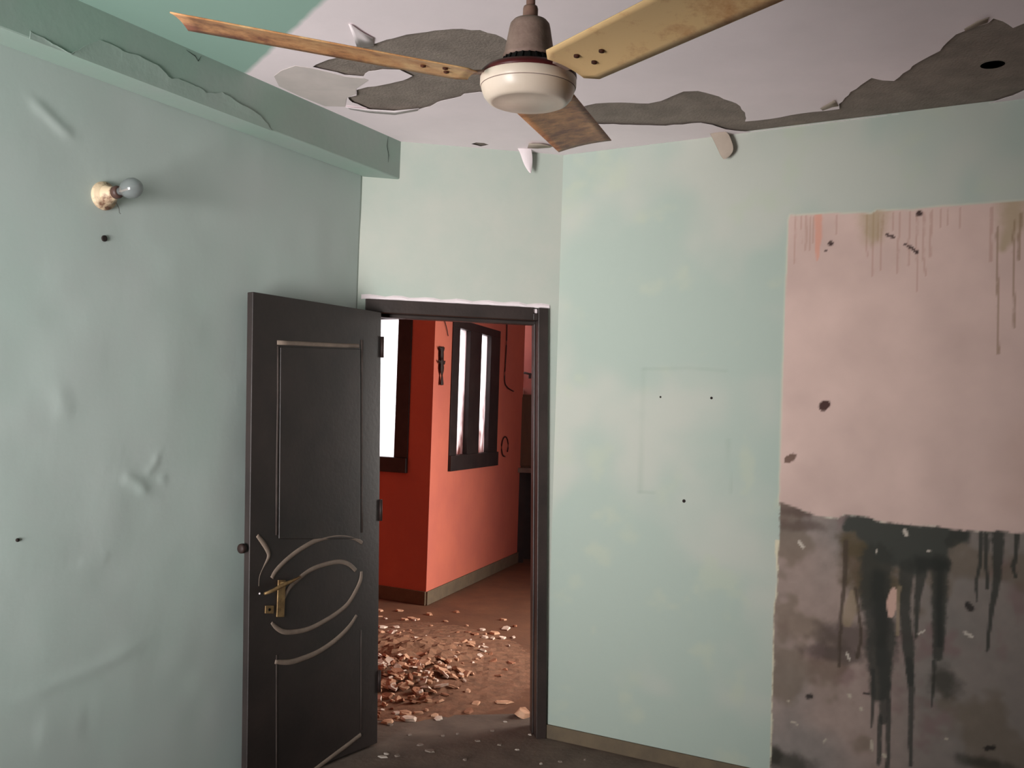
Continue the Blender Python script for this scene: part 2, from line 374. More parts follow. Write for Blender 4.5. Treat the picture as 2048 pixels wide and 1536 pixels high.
# ---- door frame
fr = empty('trim_1', LD+sD*.45)
tag(fr, 'dark stained wooden door frame around the doorway', 'door frame', kind='structure')
jw, pd = .05, .018
def fbox(name, u0, u1, z0, z1, proud=pd, deep=.12, mt='dark_wood', bev=.003):
    return boxes(name, [(LD+sD*(u0+lean(z0))+nD*proud+Z*z0, sD*(u1-u0), -nD*(proud+deep), (Z-sD*LEAN)*(z1-z0))], M[mt], fr, bev)
fbox('jamb', FX0, FX0+.05, 0, FT-.035)
fbox('jamb', FX1-jw, FX1, 0, FT, .022)
fbox('lintel', FX0, FX1-.075, FT-.062, FT, .02)
fbox('lintel', FX1-.075, FX1-jw, FT-.062, FT-.028, .018)
fbox('stop_bead', FX1-jw-.006, FX1-jw, 0, FT-.06, -.05, .11)
fbox('stop_bead', FX0+.05, FX1-jw, FT-.078, FT-.062, -.05, .11)
fbox('chipped_plaster', FX1-.074, FX1-jw-.001, FT-.027, FT-.004, .004, .05, 'peel', .004)

# ---- right wall: green paint, pink patch, bare cement with black drips (all flat colour layers)
def Rw(x, y):
    p = on_plane(x, y, nR, oR); return ((p-DR).dot(sR), p.z)
sW = [0, .25, .5, .75]+list(np.arange(.9, 2.35, .0065))+list(np.linspace(2.4, 3.0, 14))+[3.4]
zW = list(np.arange(0, ZC+.012, .0078))
S, ZZ = np.meshgrid(np.array(sW), np.array(zW), indexing='ij')
sW0 = [0, .1]
sW = list(np.arange(0, .9, .022))+sW[4:]
S, ZZ = np.meshgrid(np.array(sW), np.array(zW), indexing='ij')
lin = lambda c: np.array(s2l(c))
col = np.zeros(S.shape+(3,))
def lay(maskv, c, a=1.0):
    global col
    k = np.clip(maskv, 0, 1)[..., None]*a; col = col*(1-k)+(c if isinstance(c, np.ndarray) and c.ndim == 3 else lin(c))*k
n1, n2, n3, n4 = fbm(S, ZZ, 1.6, 21), fbm(S, ZZ, 6, 31), fbm(S, ZZ, 22, 41), fbm(S, ZZ, 60, 51, 3)
sm = lambda x, a, b: np.clip((x-a)/(b-a), 0, 1)**2*(3-2*np.clip((x-a)/(b-a), 0, 1))
lay(np.ones(S.shape), GREEN); lay(sm(n1, .4, .65), GREEN2); lay(sm(n2, .6, .8), (172, 178, 162), .6)
def poly_mask(pts, soft):
    inside = np.zeros(S.shape, bool); n = len(pts)
    for i in range(n):
        (x1, y1), (x2, y2) = pts[i], pts[(i+1) % n]
        c = ((y1 > ZZ) != (y2 > ZZ)) & (S < (x2-x1)*(ZZ-y1)/((y2-y1) or 1e-9)+x1); inside ^= c
    d, _ = seg_dist(S, ZZ, pts+[pts[0]]); sd = np.where(inside, d, -d); return sd
def A(pts, ox=0, oy=0, k=1): return [Rw(ox+x/k, oy+y/k) for x, y in pts]
# faint outline of a frame that hung here
for l in ([(1280, 985), (1281, 860), (1285, 738)], [(1284, 738), (1380, 736), (1455, 742)], [(1280, 983), (1310, 986)], [(1458, 880), (1462, 985)]):
    d, t = seg_dist(S, ZZ, A(l)); lay(sm(-d, -.011, -.003), (128, 142, 130), .2)
pink_edge = [(1580, 431), (1664, 427), (1743, 427), (1753, 421), (1828, 420), (1882, 413), (1962, 408), (2048, 402), (2300, 388), (2300, 1090), (2048, 1068), (1999, 1064), (1912, 1062), (1875, 1053), (1808, 1049), (1763, 1044), (1729, 1033), (1691, 1028), (1676, 1037), (1634, 1033), (1602, 1020), (1560, 1010), (1559, 998), (1562, 884), (1565, 760), (1572, 578), (1577, 442)]
sd = poly_mask(A(pink_edge), 0)
lay(sm(sd+(n3-.5)*.006, -.012, .002), (206, 200, 176), .55)
pinkc = lin((198, 170, 161))*(1-.12*(n2[..., None]-.5)*2); pinkc = pinkc*(1-.1*sm(n1, .5, .7)[..., None])
lay(sm(sd+(n3-.5)*.005, -.003, .003), pinkc)
pm = sm(sd, -.002, .002)
K = 4.031
def strokes(lst, ox, oy, k, colr, alpha, base, soft=.35, wob=.004):
    for pts, w in lst:
        q = A(pts, ox, oy, k); d, t = seg_dist(S+(fbm(S*0, ZZ, 14, 61, 2)-.5)*wob*2, ZZ, q)
        w = np.interp(t, np.linspace(0, 1, len(w)), w) if isinstance(w, (list, tuple)) else w
        ww = w/k*.00215*.5; d = d+(n4-.5)*ww*.5
        lay(sm(-d, -ww*(1+soft), -ww*(1-soft))*base, colr, alpha)
R1 = [([(205, 200), (202, 590)], 12), ([(250, 210), (255, 430)], 10), ([(290, 210), (292, 480)], 14), ([(322, 215), (322, 485)], 12), ([(345, 215), (348, 420)], 10), ([(530, 200), (530, 350)], 14), ([(780, 200), (785, 540)], 12), ([(830, 200), (830, 690)], 15), ([(865, 200), (868, 420)], 10), ([(905, 200), (893, 640)], 14), ([(985, 180), (985, 320)], 12), ([(1045, 185), (1030, 670)], 14), ([(1125, 180), (1118, 610)], 14), ([(1185, 200), (1188, 820)], 13), ([(1240, 180), (1240, 560), (1258, 690)], 14), ([(1298, 170), (1295, 540)], 16), ([(1370, 160), (1372, 300)], 10), ([(1425, 160), (1425, 280)], 12), ([(1525, 150), (1526, 300)], 12), ([(1785, 140), (1782, 575)], 18)]
strokes(R1, 1540, 380, K, (158, 118, 100), .42, pm)
strokes([([(385, 210), (390, 380), (382, 560)], [60, 55, 20])], 1540, 380, K, (206, 136, 112), .6, pm)
strokes([([(830, 195), (830, 350)], [210, 150]), ([(1960, 100), (1950, 300), (1880, 470)], [190, 150, 60])], 1540, 380, K, (140, 128, 78), .5, pm, soft=.8)
strokes([([(1835, 300), (1838, 1320)], 17), ([(1965, 250), (1968, 1110)], 14), ([(2020, 200), (2010, 560)], 20)], 1540, 380, K, (126, 100, 72), .6, pm)
lay(sm(n1, .45, .75)*pm*sm(S, 1.7, 2.2), (170, 132, 112), .45)  # pink darkens to the right: mottling plus light falloff in the colour
dk = (54, 36, 34)
strokes([([(488, 430), (493, 430)], 38), ([(1200, 188), (1206, 188)], 44), ([(935, 360), (1000, 380)], 20), ([(1080, 432), (1115, 455)], 15), ([(1128, 460), (1190, 505)], 22), ([(1455, 130), (1485, 128)], 12), ([(440, 495), (455, 485)], 14)], 1540, 380, K, dk, .95, np.ones(S.shape), soft=.2, wob=.0)
strokes([([(425, 215), (452, 198)], 70)], 1540, 760, K, (70, 46, 42), 1, pm, soft=.12, wob=0)
strokes([([(140, 642), (182, 620)], 58)], 1540, 760, K, (112, 88, 78), 1, pm, soft=.12, wob=0)
# bare cement below the pink
grey = [(1560, 1006), (1602, 1020), (1634, 1033), (1676, 1037), (1691, 1028), (1729, 1033), (1763, 1044), (1808, 1049), (1875, 1053), (1912, 1062), (1999, 1064), (2048, 1068), (2300, 1090), (2300, 1750), (1537, 1750), (1542, 1536), (1546, 1360), (1549, 1228), (1555, 1154), (1558, 1090)]
sd = poly_mask(A(grey), 0); e = (n3-.5)*.022+(n4-.5)*.014
left_rim = poly_mask(A([(1550, 1080)]+[(1554, 1154), (1547, 1228), (1544, 1360), (1540, 1536), (1535, 1750), (1560, 1750), (1560, 1080)]), 0)
lay(sm(left_rim+e*.4, -.004, .003), (206, 192, 164), .8)
gm = sm(sd+e*.6, -.004, .004)
greyc = lin((146, 127, 119))[None, None]*(1-sm(n1, .4, .7)[..., None])+lin((126, 116, 111))[None, None]*sm(n1, .4, .7)[..., None]
greyc = greyc*(.82+.36*n3[..., None])
lay(gm, greyc)
lay(gm*sm(S, 1.45, 1.75), (96, 96, 92), .55)  # darker towards the right end: light falloff put into the cement colour
lay(gm*sm(n2, .52, .7), (112, 84, 84), .5)
lay(gm*sm(fbm(S, ZZ, 5, 77), .58, .72), (92, 78, 60), .5)
def blobs(lst, ox, oy, k, colr, alpha, soft):
    for (x, y, rx, ry) in lst:
        (cx, cz) = Rw(ox+x/k, oy+y/k); q = np.hypot((S-cx)/(rx/k*.00215), (ZZ-cz)/(ry/k*.00215))+(n3-.5)*.9
        lay((1-sm(q, 1-soft, 1+soft))*gm, colr, alpha)
blk = (44, 44, 40)
bl = [(590, 330), (600, 240), (620, 190), (760, 205), (900, 250), (1350, 285), (1610, 320), (1590, 410), (1500, 425), (1430, 540), (1460, 640), (1400, 660), (1300, 640), (1200, 690), (1050, 640), (960, 600), (830, 560), (780, 440), (680, 340)]
blobs([(760, 620, 190, 260), (900, 760, 190, 150), (700, 420, 120, 120)], 1540, 980, K, (78, 66, 44), .75, .5)
blobs([(640, 1200, 260, 110), (560, 1330, 260, 60)], 1540, 980, K, (74, 62, 58), .75, .5)
blobs([(250, 290, 170, 50), (220, 180, 130, 40)], 1540, 980, K, (84, 68, 62), .7, .5)
sd = poly_mask(A(bl, 1540, 980, K), 0); lay(sm(sd+e*1.2, -.012, .012)*gm, (62, 62, 57)); lay(sm(sd+(n2-.5)*.08, .0, .03)*gm*sm(ZZ, 1.05, .88), blk, .8)
D1 = [([(610, 420), (600, 800), (570, 1000), (558, 1420)], [40, 34, 26, 20]), ([(690, 800), (715, 1000), (735, 1200), (700, 1350)], [30, 24, 22, 26])]
strokes(D1, 1540, 980, K, (68, 56, 46), .85, gm)
D2 = [([(860, 560), (850, 900), (900, 1150), (880, 1640)], [240, 230, 230, 120]), ([(1100, 620), (1085, 1000), (1115, 1300), (1135, 1560)], [110, 80, 90, 40]), ([(1215, 660), (1190, 900), (1170, 1190)], [80, 40, 26]), ([(1370, 580), (1365, 900), (1350, 1340)], [130, 105, 70]), ([(1700, 345), (1690, 600), (1662, 720), (1665, 900)], [34, 30, 24, 10]), ([(1745, 345), (1740, 600), (1750, 785)], [34, 26, 26]), ([(1840, 345), (1828, 700), (1800, 900), (1762, 1150), (1745, 1300)], [95, 64, 46, 26, 20]), ([(1992, 360), (1975, 560), (1955, 620), (1978, 705)], [36, 26, 34, 20]), ([(1450, 420), (1540, 350)], [80, 110])]
strokes(D2, 1540, 980, K, (52, 52, 47), .9, gm, soft=.3)
strokes([([(870, 700), (900, 1150), (890, 1400)], [110, 120, 60]), ([(1370, 600), (1362, 1250)], [60, 40]), ([(1210, 590), (1400, 600)], [120, 90])], 1540, 980, K, (40, 41, 37), .8, gm, soft=.6)
K4 = 3.368
D4 = [([(1028, 620), (1035, 760), (1022, 1000)], [24, 26, 16]), ([(1100, 520), (1112, 760), (1098, 960)], [90, 66, 50]), ([(1082, 940), (1068, 1250)], 28), ([(1140, 680), (1140, 900), (1128, 1290)], [20, 30, 26]), ([(1270, 560), (1292, 760), (1282, 1260)], [50, 32, 26]), ([(1440, 560), (1440, 700), (1430, 860)], [24, 18, 14])]
strokes(D4, 1440, 1156, K4, (50, 50, 46), .85, gm)
blobs([(430, 1240, 190, 70), (350, 1200, 70, 80), (1800, 1250, 160, 40), (1500, 700, 90, 90)], 1440, 1156, K4, (48, 46, 38), .8, .5)
strokes([([(1172, 85), (1160, 160), (1150, 245)], [36, 60, 40])], 1440, 1156, K4, (196, 160, 146), .95, gm, soft=.2)
strokes([([(1210, 60), (1200, 220), (1190, 380)], [22, 16, 24]), ([(895, 90), (880, 200), (850, 300)], [24, 90, 60])], 1440, 1156, K4, (140, 122, 98), .6, gm)
strokes([([(1085, 330), (1100, 360)], 28), ([(235, 420), (265, 460)], 26), ([(1195, 1160), (1245, 1135)], 12), ([(1570, 1150), (1625, 1180)], 20), ([(858, 490), (862, 505)], 16), ([(1270, 490), (1290, 490)], 14), ([(620, 1320), (640, 1365)], 18)], 1540, 980, K, (190, 178, 166), .9, gm, soft=.4, wob=0)
strokes([([(870, 790), (876, 800)], 22), ([(950, 880), (955, 886)], 18), ([(485, 968), (520, 985)], 12), ([(695, 1105), (715, 1085)], 12), ([(1020, 1100), (1024, 1155)], 16), ([(1100, 1190), (1110, 1200)], 22), ([(1520, 1080), (1528, 1084)], 16), ([(460, 830), (466, 834)], 14)], 1440, 1156, K4, (180, 168, 150), .8, gm, soft=.4, wob=0)
strokes([([(595, 800), (612, 795)], 34), ([(975, 778), (1000, 778)], 16), ([(1790, 1148), (1845, 1142)], 26), ([(1670, 185), (1690, 205)], 40)], 1440, 1156, K4, (34, 30, 28), .9, gm, soft=.3, wob=0)
gl = [DR+sR*s+Z*z for s in sW for z in zW]; nz = len(zW)
gf = [(i*nz+j, (i+1)*nz+j, (i+1)*nz+j+1, i*nz+j+1) for i in range(len(sW)-1) for j in range(nz-1)]
wr = add('wall_right', gl, gf, M['right_wall']); face_to(wr, nR)
at = wr.data.color_attributes.new('paint', 'FLOAT_COLOR', 'POINT')
buf = np.concatenate([col.reshape(-1, 3), np.ones((col.shape[0]*col.shape[1], 1))], 1).astype(np.float32).ravel(); at.data.foreach_set('color', buf)
md = wr.modifiers.new('thickness', 'SOLIDIFY'); md.thickness = .1; md.offset = -1
tag(wr, 'green wall with a pink bare patch and black drips down grey cement', 'wall', kind='structure')
# nail holes in the right wall: dark discs painted for their shaded depth
for (x, y, r) in [(1321, 794, .0042), (1368, 1002, .0072), (1423, 796, .0055)]:
    p = on_plane(x, y, nR, oR); lathe('hole_disc', [(r*1.1, -.01), (r*1.1, .0012), (r*.6, .002), (.0005, .001)], p, nR, M['plug'], wr, 12)
# skirting on right wall
bs = boxes('baseboard_right', [(DR+sR*.0+nR*.012, sR*3.4, -nR*.012, Z*.066)], M['skirt'], None, .003)
tag(bs, 'low brown cement skirting under the green wall right of the doorway', 'skirting', kind='structure')
bs2 = boxes('baseboard_left', [(LD+nL*.016, sL*4.7, -nL*.016, Z*.066)], M['skirt'], None, .003)
tag(bs2, 'low brown cement skirting along the left wall behind the door', 'skirting', kind='structure')

# ---- rear walls (behind the camera) with the window that lights the room
rw = slab('wall_rear', [(-.3, 0), (ROOM_V+.2, 0), (ROOM_V+.2, ZC+.02), (-.3, ZC+.02)], [[(WIN_V0, WIN_Z0), (WIN_V1, WIN_Z0), (WIN_V1, WIN_Z1), (WIN_V0, WIN_Z1)]], RW0, sR, Z, nR*.15, M['green'])
tag(rw, 'green wall behind the viewer with a wide window', 'wall', kind='structure')
rs = boxes('wall_side', [(LR+sR*ROOM_V-nR*.2, sR*.15, nR*(ROOM_U+.4), Z*(ZC+.02))], M['concrete'])  # dark cement tone chosen to cut bounce onto the right wall
tag(rs, 'unseen side wall to the right, dark cement tone added to cut bounce', 'wall', kind='structure')
boxes('plaster_end', [(DR+sR*3.38-nR*.1, sR*.5, nR*.1, Z*(ZC+.02))], M['green'], wr)
w3 = empty('window_3', RW0+sR*WIN_V0+Z*WIN_Z0); tag(w3, 'dark framed window behind the viewer', 'window', kind='structure')
fwid = WIN_V1-WIN_V0
for u in (0, fwid/3, 2*fwid/3, fwid): boxes('stile', [(RW0+sR*(WIN_V0+u-(.04 if u == fwid else 0 if u == 0 else .02))+Z*WIN_Z0+nR*.02, sR*.04, nR*.05, Z*(WIN_Z1-WIN_Z0))], M['win_frame'], w3)
for z in (WIN_Z0, WIN_Z1-.04): boxes('rail', [(RW0+sR*WIN_V0+Z*z+nR*.02, sR*fwid, nR*.05, Z*.04)], M['win_frame'], w3)

# ---- ceiling: cement slab with the paint layer below it, paint fallen away in places
cs = slab('ceiling', [(p.x, p.y) for p in [LD+sD*-.3-nD*.1, LD-nD*.19, DR-nD*.19, LR+sR*.9-nR*.05, LR+sR*(ROOM_V+.2)-nR*.05, RW0+sR*(ROOM_V+.2)+nR*.15, RW0+nR*.15-sR*.3]], [], Vector((0, 0, ZC+.008)), Vector((1, 0, 0)), Vector((0, 1, 0)), Z*.12, M['concrete'])
tag(cs, 'white ceiling with fallen paint baring grey cement, green by the beam', 'ceiling', kind='structure')
def cpx(pts): return [tuple(on_z(x, y, ZC)[:2]) for x, y in pts]
hole1 = cpx([(713, 98), (722, 97), (760, 84), (800, 73), (830, 67), (870, 61), (905, 58), (960, 60), (1005, 75), (1050, 112), (1050, 180), (945, 186), (928, 188), (910, 196), (882, 202), (860, 213), (840, 218), (800, 226), (765, 227), (735, 217), (705, 205), (696, 195), (713, 191), (713, 180), (735, 174), (765, 170), (806, 161), (825, 152), (800, 140), (765, 139), (737, 143), (727, 153), (690, 150), (660, 142), (625, 134), (645, 124), (680, 113)])
hole2 = cpx([(1150, 222), (1158, 216), (1192, 207), (1241, 205), (1297, 207), (1322, 202), (1345, 192), (1367, 183), (1396, 182), (1438, 193), (1473, 207), (1490, 225), (1490, 243), (1515, 241), (1540, 238), (1602, 227), (1650, 222), (1679, 218), (1678, 208), (1701, 184), (1722, 170), (1743, 156), (1765, 161), (1788, 162), (1838, 124), (1860, 112), (1880, 102), (1895, 84), (1912, 69), (1945, 56), (1977, 46), (1987, 37), (2006, 43), (2026, 56), (2048, 47), (2110, 40), (2190, 70), (2190, 130), (2110, 160), (2048, 181), (2026, 191), (1972, 208)])
edge = []                                # along the wall the layer has broken off right up to the corner
for x in (1930, 1862, 1776, 1664, 1597, 1540, 1500):
    y0 = {1930: 214, 1862: 223, 1776: 231, 1664: 244, 1597: 252, 1540: 258, 1500: 263}[x]; p = on_z(x, y0, ZC); d = nR.dot(p)-oR; p = p-nR*max(0, d-.004); edge.append((p.x, p.y))
hole2 = hole2+edge+cpx([(1473, 262), (1452, 259), (1425, 250), (1402, 246), (1332, 252), (1262, 250), (1192, 248), (1160, 245)])
hole3 = cpx([(942, 288), (952, 285), (968, 286), (978, 290), (962, 293)])
holes = [jag(hole1, .006, .03, 3), jag(hole2, .005, .035, 4), hole3]
outer = [(p.x, p.y) for p in [LD-nL*.02-nD*.02, LD-nD*.03+sD*.03, DR-nD*.03, LR+sR*.75-nR*.03, LR+sR*(ROOM_V-.001)-nR*.03, RW0+sR*(ROOM_V-.001), RW0-sR*.1]]
pl = slab('paint_layer', outer, holes, Vector((0, 0, ZC)), Vector((1, 0, 0)), Vector((0, 1, 0)), Z*.0009, M['ceiling'], cs)
# round opening for a conduit in the bare cement
pc = on_z(1985, 129, ZC+.008)
lathe('conduit_hole', [(.040, -.0015), (.034, -.0015), (.033, .03), (.001, .03)], pc, Z, M['black'], cs, 24)
# peeling pieces of the paint layer
def sheet(name, grid, mt, parent, th=.0012, rnd=True):
    V = [p for row in grid for p in row]; w = len(grid[0]); Fc = [(i*w+j, (i+1)*w+j, (i+1)*w+j+1, i*w+j+1) for i in range(len(grid)-1) for j in range(w-1)]
    o = add(name, V, Fc, mt, parent, True); q = o.modifiers.new('thickness', 'SOLIDIFY'); q.thickness = th; 
    if rnd: q2 = o.modifiers.new('round', 'SUBSURF'); q2.levels = q2.render_levels = 2
    return o
def hang(name, left_px, right_px, depth, mt):
    """strip of paint hanging below the ceiling: rows from the root down, at the wall distance given"""
    n_, o_ = depth; g = []
    for i, (a, b) in enumerate(zip(left_px, right_px)):
        p, q = on_plane(*a, n_, o_), on_plane(*b, n_, o_); bow = n_*(.004*math.sin(i*1.3))
        mid = p.lerp(q, .5)+n_*.008+bow; g.append([p+bow, mid, q+bow])
    return sheet(name, g, mt, cs)
hang('peeling_strip', [(1030, 291), (1038, 302), (1043, 318), (1050, 334), (1060, 347)], [(1060, 290), (1064, 302), (1066, 318), (1065, 334), (1063, 347)], (nD, oD+.05), M['peel'])
hang('peeling_strip', [(1408, 249), (1420, 268), (1432, 292), (1440, 312), (1447, 319)], [(1458, 264), (1463, 278), (1469, 294), (1466, 306), (1452, 318)], (nR, oR+.05), M['peel_tan'])
def flap(name, root_px, tip_px, drop, mt):
    g = []
    for a, b in zip(root_px, tip_px):
        p, q = on_z(*a, ZC-.001), on_z(*b, ZC-.001-drop); g.append([p, p.lerp(q, .5)+Z*drop*.2, q])
    return sheet(name, g, mt, cs, .001, False)
flap('peeling_flap', [(748, 92), (735, 94), (722, 95), (715, 97)], [(746, 76), (724, 64), (704, 50), (697, 48)], .005, M['peel'])
slab('undercoat_patch', cpx([(548, 152), (562, 141), (590, 131), (622, 136), (660, 145), (690, 153), (727, 156), (737, 160), (712, 177), (711, 188), (693, 195), (690, 213), (650, 212), (600, 192), (558, 172)]), [], Vector((0, 0, ZC-.0012)), Vector((1, 0, 0)), Vector((0, 1, 0)), Z*.001, mat('grey_undercoat', (204, 192, 188), (192, 182, 178), 7, .85), cs)
flap('peeling_flap', [(700, 219), (740, 226), (790, 230), (835, 222)], [(690, 214), (738, 219), (788, 222), (838, 217)], .006, M['peel'])
flap('peeling_flap', [(1055, 296), (1075, 297), (1100, 295)], [(1058, 287), (1080, 287), (1108, 293)], .01, M['peel_tan'])
flap('peeling_flap', [(1930, 62), (1950, 54), (1975, 45)], [(1928, 58), (1955, 42), (1978, 34)], .008, M['peel_tan'])
flap('peeling_flap', [(1677, 212), (1665, 214), (1645, 221)], [(1668, 200), (1655, 208), (1640, 217)], .006, M['peel_tan'])

# ================================================================== the hall beyond the doorway
HZ = ZC
Cn = Vector((-.644, 7.909, 0)); En = Vector((.116, 10.357, 0)); Ln = Vector((-1.065, 8.158, 0))
dS = (En-Cn).normalized(); nS = Vector((dS.y, -dS.x, 0)); oS = nS.dot(Cn)     # lit face, towards right
dT = (Ln-Cn).normalized(); nT = Vector((-dT.y, dT.x, 0)); nT = nT if nT.dot(-Cn) > 0 else -nT; oT = nT.dot(Cn)
endY = 10.75
_e = En+dS*.1-nS*.12; _c = Cn-nS*.12-nT*.1; _t = Cn+dT*2.45-nT*.12
hp = [(-2.75, 4.4), (-.9, 4.62), (.3, 4.86), (2.75, 3.4), (2.75, 10.87), (_e.x, 10.87), (_e.x, _e.y), (_c.x, _c.y), (_t.x, _t.y)]
tag(slab('floor_hall', hp, [], Vector((0, 0, -.125)), Vector((1, 0, 0)), Vector((0, 1, 0)), Z*.123, M['hall_floor']), 'brown cement hall floor scattered with rubble beyond the doorway', 'floor', kind='structure')
tag(slab('ceiling_hall', hp, [], Vector((0, 0, HZ+.02)), Vector((1, 0, 0)), Vector((0, 1, 0)), Z*.1, M['hall_ceiling']), 'pale ceiling of the red hall', 'ceiling', kind='structure')
def Sw(x, y): p = on_plane(x, y, nS, oS); return ((p-Cn).dot(dS), p.z)
def Tw(x, y): p = on_plane(x, y, nT, oT); return ((p-Cn).dot(dT), p.z)
# windows' openings
a0, a1 = Sw(900, 800)[0], Sw(995, 800)[0]; z0 = Sw(900, 942)[1]; z1 = z0+1.32
b0_ = Tw(820, 800)[0]; b1_ = 2*Tw(793, 800)[0]-b0_+.36; zt0 = Tw(800, 945)[1]
LS = (En-Cn).length+.02
ws = slab('wall_hall_window', [(0, 0), (LS, 0), (LS, HZ+.03), (0, HZ+.03)], [[(a0, z0), (a1, z0), (a1, z1), (a0, z1)]], Cn, dS, Z, dT*.10, M['red'])
tag(ws, 'brightly lit orange-red wall beyond the doorway, right of its corner', 'wall', kind='structure')
wt = slab('wall_hall_left', [(.1, 0), (2.5, 0), (2.5, HZ+.03), (.1, HZ+.03)], [[(b0_, zt0), (b1_, zt0), (b1_, zt0+1.36), (b0_, zt0+1.36)]], Cn, dT, Z, dS*.10, M['red'])
tag(wt, 'shaded red wall left of the corner beyond the doorway', 'wall', kind='structure')
def window(name, label, o, d, n, stiles, zz0, zz1, pm, bw, sw=.075):
    u0, u1 = stiles[0][0], stiles[-1][1]
    w = empty(name, o+d*u0+Z*zz0); tag(w, label, 'window', kind='structure'); W = u1-u0; dep = .09
    def bx(nm, u, z, du, dz, dn=.012, dp=dep, mt='win_frame'): return boxes(nm, [(o+d*u+Z*(zz0+z)+n*dn, d*du, -n*dp, Z*dz)], M[mt], w, .003)
    bx('sill', u0, 0, W, bw, .03); bx('head', u0, zz1-zz0-sw, W, sw)
    for (a, b) in stiles: bx('stile', a, bw, b-a, zz1-zz0-bw-sw)
    for (a, b), (c, e) in zip(stiles, stiles[1:]): bx('pane', b, bw, c-b, zz1-zz0-bw-sw, -.03, .006, pm)
    return w
U = lambda x: Sw(x, 800)[0]
window('window_1', 'dark framed window with two narrow grimy panes on orange wall', Cn, dS, nS, [(U(900), U(914)), (U(935), U(958)), (U(977), U(995))], z0, z1, 'pane_dirty', Sw(900, 911)[1]-z0)
T0, T1 = Tw(820, 800)[0], Tw(793, 800)[0]; tw = T1-T0
window('window_2', 'dark framed window glowing white, partly hidden by the open door', Cn, dT, nT, [(T0, T1), (T1+.36, T1+.36+tw)], zt0, zt0+1.36, 'pane_clean', Tw(793, 915)[1]-zt0)
sk = boxes('baseboard_hall', [(Cn-dS*.0+nS*.015, dS*LS, -nS*.015, Z*.11)], M['skirt'], None, .003); tag(sk, 'brown skirting at the foot of the orange hall wall', 'skirting', kind='structure')
sk = boxes('baseboard_hall_left', [(Cn+nT*.015, dT*2.4, -nT*.015, Z*.11)], M['skirt'], None, .003); tag(sk, 'brown skirting under the shaded red hall wall', 'skirting', kind='structure')
X = Vector((1, 0, 0)); Y = Vector((0, 1, 0))
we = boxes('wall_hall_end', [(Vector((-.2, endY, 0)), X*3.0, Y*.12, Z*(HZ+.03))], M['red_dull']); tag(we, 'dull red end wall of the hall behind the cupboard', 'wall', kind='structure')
hr = slab('wall_hall_side', [(3.3, 0), (11, 0), (11, HZ+.03), (3.3, HZ+.03)], [[(5.8, .6), (7.4, .6), (7.4, 2.3), (5.8, 2.3)]], Vector((2.62, 0, 0)), Y, Z, X*.13, M['red']); tag(hr, 'red side wall of the hall with the unseen bright window', 'wall', kind='structure')
hl = boxes('wall_hall_far_left', [(Vector((-2.75, 4.3, 0)), X*.12, Y*5.2, Z*(HZ+.03))], M['red']); tag(hl, 'red wall at the far left of the hall out of view', 'wall', kind='structure')
hn = boxes('wall_hall_near', [(DR-nR*.12+sR*.02, sR*3.0, -nR*.1, Z*(HZ+.03))], M['red']); tag(hn, 'red hall side of the green room wall', 'wall', kind='structure')
hn2 = boxes('wall_hall_near_left', [(LD-nD*.2-sD*2.2, sD*2.2, -nD*.1, Z*(HZ+.03))], M['red']); tag(hn2, 'red hall wall left of the doorway out of view', 'wall', kind='structure')

# cupboard, slab and things at the end of the hall
def Ew(x, y, yy): d = ray(x, y); return CAMP+d*(yy/d.y)
p0 = Ew(1035, 935, 10.35); p1 = Ew(1090, 790, 10.35)
cb = empty('wall_cupboard', Vector((p0.x, 10.5, p0.z))); tag(cb, 'brown wooden cupboard against the end wall of the red hall', 'cupboard')
cw, chh = .62, p1.z-p0.z
boxes('carcass', [(Vector((p0.x, 10.37, p0.z)), X*cw, Y*.36, Z*chh)], M['cup_wood'], cb, .004)
for i in range(2):
    dd = boxes('door_panel', [(Vector((p0.x+.012+i*(cw/2), 10.352, p0.z+.02)), X*(cw/2-.02), Y*.018, Z*(chh-.05))], M['cup_wood'], cb, .004)
    boxes('knob', [(Vector((p0.x+cw/2+(-.05 if i == 0 else .03), 10.33, p0.z+chh*.45)), X*.02, Y*.022, Z*.02)], M['brass'], dd, .004)
boxes('edge_strip', [(Vector((p0.x-.016, 10.352, p0.z)), X*.016, Y*.37, Z*(chh+.01))], M['cup_edge'], cb)
zt = p0.z
ct = empty('stone_counter', Vector((p0.x, 10.5, 0))); tag(ct, 'stone slab counter with dark open space below the cupboard', 'counter')
boxes('slab', [(Vector((p0.x+.0, 10.28, zt-.05)), X*.75, Y*.46, Z*.05)], M['slab'], ct, .004)
boxes('support', [(Vector((p0.x+.02, 10.34, 0)), X*.07, Y*.38, Z*(zt-.05))], M['win_frame'], ct)
boxes('support', [(Vector((p0.x+.62, 10.34, 0)), X*.07, Y*.38, Z*(zt-.05))], M['win_frame'], ct)
boxes('back_board', [(Vector((p0.x+.09, 10.62, 0)), X*.53, Y*.03, Z*(zt-.05))], M['win_frame'], ct)
ps = Ew(1037, 781, 10.45)
sb = empty('switch_box', ps); tag(sb, 'small pale switch box at the end of a cable above the cupboard', 'switch box')
boxes('housing', [(ps+Vector((-.045, 0, -.045)), X*.1, Y*.29, Z*.08)], M['switch'], sb, .006)
boxes('rocker', [(ps+Vector((-.015, -.008, -.025)), X*.03, Y*.01, Z*.04)], M['cup_edge'], sb, .003)
pb = Ew(1050, 751, 10.6)
bk = empty('wall_bracket', pb); tag(bk, 'small black iron bracket on the end wall above the switch box', 'bracket')
boxes('plate', [(pb+Vector((-.105, .06, -.05)), X*.05, Y*.09, Z*.10)], M['orn'], bk, .006)
tube('arm', [pb+Vector((-.08, .06, .02)), pb+Vector((0, .03, .03)), pb+Vector((.1, .05, .01)), pb+Vector((.16, .1, .03))], .012, M['orn'], bk)
